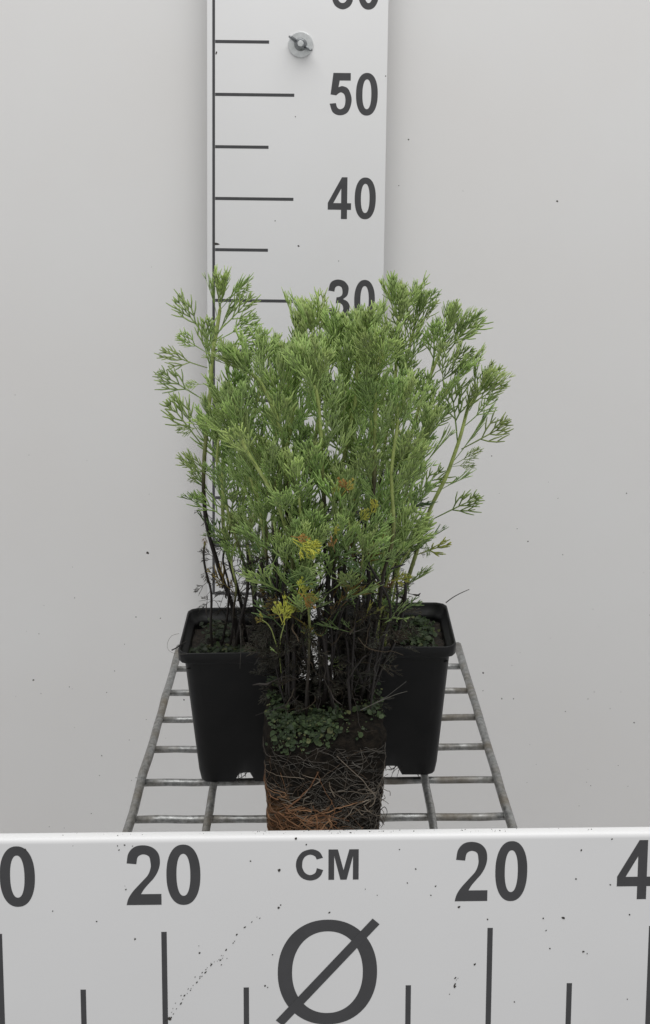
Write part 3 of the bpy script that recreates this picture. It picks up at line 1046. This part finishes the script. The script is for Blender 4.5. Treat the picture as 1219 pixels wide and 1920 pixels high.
D.stem([(600,1288),(640,1150),(648,1060),(655,1000),(648,950)], 75, 74.5, zb, (.55, 1), .13, .6, .6)
D.stem([(575,1288),(580,1180),(572,1110),(566,1060),(568,1035)], 74, 73.3, zb, (.55, 1), .11, .55, .2, 6)
for c_ in ([(600,1285),(597,1160),(592,1085),(586,1050)], [(545,1285),(540,1150),(536,1080),(540,1040)], [(655,1285),(668,1150),(676,1080),(682,1040)], [(620,1285),(622,1140),(628,1060),(634,1010)], [(580,1285),(566,1170),(560,1120),(566,1090)]):
    D.stem(c_, 75, 73.4, zb, (.5, 1), .09, .5, .75, 5, .85)
for k in range(26):                                          # bare dark twigs crowding the base
    x0 = D.r.uniform(525, 695); x1 = x0 + D.r.gauss(0, 24)
    D.stem([(x0, 1285), ((x0+x1)/2 + D.r.gauss(0, 12), 1210), (x1, 1140), (x1 + D.r.gauss(0, 22), D.r.uniform(1040, 1110))], D.r.uniform(74, 79), D.r.uniform(74, 79), zb, (.98, 1), D.r.uniform(.07, .15), 1, 1.2, 0)
sp_ = D.stem([(531,1275),(524,1240),(521,1210),(513,1185),(502,1170),(491,1162)], 77, 72.7, zb, (.99, 1), .05, 1, -.3, 0)
sp2 = D.stem([(533,1275),(525,1232),(527,1200),(530,1180),(532,1170)], 77, 72.7, zb, (.99, 1), .05, 1, -.3, 0)
D.leaf((528,1172), (548,1136), 72.6, LEAF_WIDE[0], YELLOW*1.25, sp2)
D.leaf((530,1168), (514,1128), 72.6, LEAF_WIDE[1], YELLOW*1.2, sp2)
D.leaf((534,1172), (528,1118), 72.6, LEAF_WIDE[2], YELLOW*1.2, sp2)
D.leaf((496,1168), (478,1158), 72.6, LEAF_WIDE[3], YELLOW.lerp(ORANGE, .5), sp_)
D.leaf((494,1164), (487,1147), 72.6, LEAF_WIDE[1], YELLOW*1.1, sp_)
D.leaf((520,1225), (505,1215), 72.6, LEAF_WIDE[2], GREEN_TOP, sp_)
for b, tip, c, d in (((548,1010),(590,1030),YELLOW*1.05,73.2), ((545,1005),(575,1012),ORANGE,73.2), ((550,1015),(582,1042),YELLOW,73), ((560,1110),(585,1135),ORANGE,73.4), ((558,1115),(568,1088),YELLOW*.9,73.4), ((562,1112),(590,1120),YELLOW.lerp(ORANGE,.6)*.8,73.2),
                     ((640,930),(660,905),ORANGE.lerp(YELLOW,.5),74), ((622,1010),(635,990),YELLOW*.9,74), ((628,1035),(620,1010),ORANGE*.8,74), ((640,900),(625,920),YELLOW*.6,74.5), ((560,1060),(600,1070),GREEN_MID,73), ((556,1050),(590,1040),GREEN_MID,73), ((560,1070),(585,1095),GREEN_OLD,73.2), ((690,975),(703,945),YELLOW*.8,75), ((575,1010),(598,1022),YELLOW*1.1,73), ((668,985),(688,960),YELLOW*.7,74), ((560,1125),(580,1100),YELLOW*.9,73.4), ((655,925),(640,900),ORANGE*.8,74), ((520,1040),(505,1070),GREEN_MID,73.5), ((540,1085),(575,1070),GREEN_MID,73), ((545,1100),(590,1090),GREEN_MID,73), ((700,1060),(735,1040),GREEN_MID,75), ((690,1085),(660,1060),GREEN_OLD,75), ((725,1090),(765,1085),YELLOW*.7,76)):
    D.leaf(b, (b[0] + (tip[0]-b[0])*1.25, b[1] + (tip[1]-b[1])*1.25), d - 2.4, D.r.choice(LEAF_WIDE if c.x > c.y*.95 else LEAF_LOW), c, C3, D.r.uniform(-.5, .5))
s3 = D.stem([(622,1285),(621,1265),(622,1246)], 76, 75.5, zb, (.99, 1), .05, 1, -.3, 0)
for tip in ((616,1228), (634,1231), (650,1248), (628,1250)):
    D.leaf((622,1248), tip, 75.4, LEAF_WIDE[1], GREEN_TOP*.8, s3)
D.finish()
def tangle(parent, loc, n, xr, yr, zr_, seed):
    """dead twigs and withered leaf stalks between the stems"""
    r = random.Random(seed)
    mb = MB()
    for k in range(n):
        p = Vector((r.uniform(*xr), r.uniform(*yr), r.uniform(*zr_)))
        d = Vector((r.gauss(0, .6), r.gauss(0, .6), r.choice((1, 1, -1))*r.uniform(.3, 1))).normalized()
        pts = [p.copy()]
        L = r.uniform(1.2, 4.2)
        for i in range(8):
            d = (d + Vector((r.gauss(0, .32), r.gauss(0, .32), r.gauss(0, .2)))).normalized()
            p = p + d*L/8; pts.append(p.copy())
        g = r.uniform(.5, 1.6)
        c = (.016*g, .011*g, .008*g) if r.random() < .8 else (.06*g, .04*g, .02*g)
        r0 = r.choice((.02, .03, .04, .06))
        rads = [r0*(1 - .4*i/8) for i in range(9)]
        if r.random() < .3: rads[6] *= 3; rads[7] *= 3.2     # a shrivelled leaf at the end
        tube(mb, [q - loc for q in pts], rads, 4, c, flat=.6)
    mb.build('dead_twigs', M_STEM, parent)['kind'] = 'stuff'
tangle(D.root, D.loc, 170, (QX - 3, QX + 3.2), (QY - 2.6, QY + 3.4), (8.8, 15.5), 3)

# ------------------------------------------------------------------ loose bits
def fibre(name, ctrl, d, r0, col, label, cat):
    p0 = at(*ctrl[0], d)
    mb = MB()
    path = smooth_path([at(px, py, d) - p0 for px, py in ctrl], 10)
    tube(mb, path, [r0*(1 - .4*i/10) for i in range(11)], 5, col)
    o = mb.build(name, M_ROOT)
    o.location = p0*S
    return tag(o, label, cat)
fibre('twig', [(836,1130),(848,1121),(862,1113),(880,1105)], 90, .045, (.06, .055, .05), 'thin dark twig jutting past the right pot rear corner', 'twig')
fibre('straw', [(450,1172),(452,1210),(450,1254)], 80.2, .03, (.09, .085, .075), 'thin grey straw hanging over the front rim of left pot', 'straw')
fibre('twig', [(322,1219),(330,1215),(340,1208),(352,1202)], 82, .05, (.02, .018, .016), 'short dark twig poking out at left pot rim', 'twig')
fibre('straw', [(336,1188),(322,1192),(314,1206),(316,1219),(330,1226),(352,1226)], 80.3, .014, (.2, .19, .17), 'hair-thin pale straw curling off the left pot front corner', 'straw')

tangle(A.root, A.loc, 70, (PL[0] - 2.4, PL[0] + 3.4), (PL[1] - 2, PL[1] + 3), (9, 15), 5)
tangle(B.root, B.loc, 60, (PR[0] - 3.4, PR[0] + .3), (PR[1] - 1, PR[1] + 3), (9, 14.5), 6)
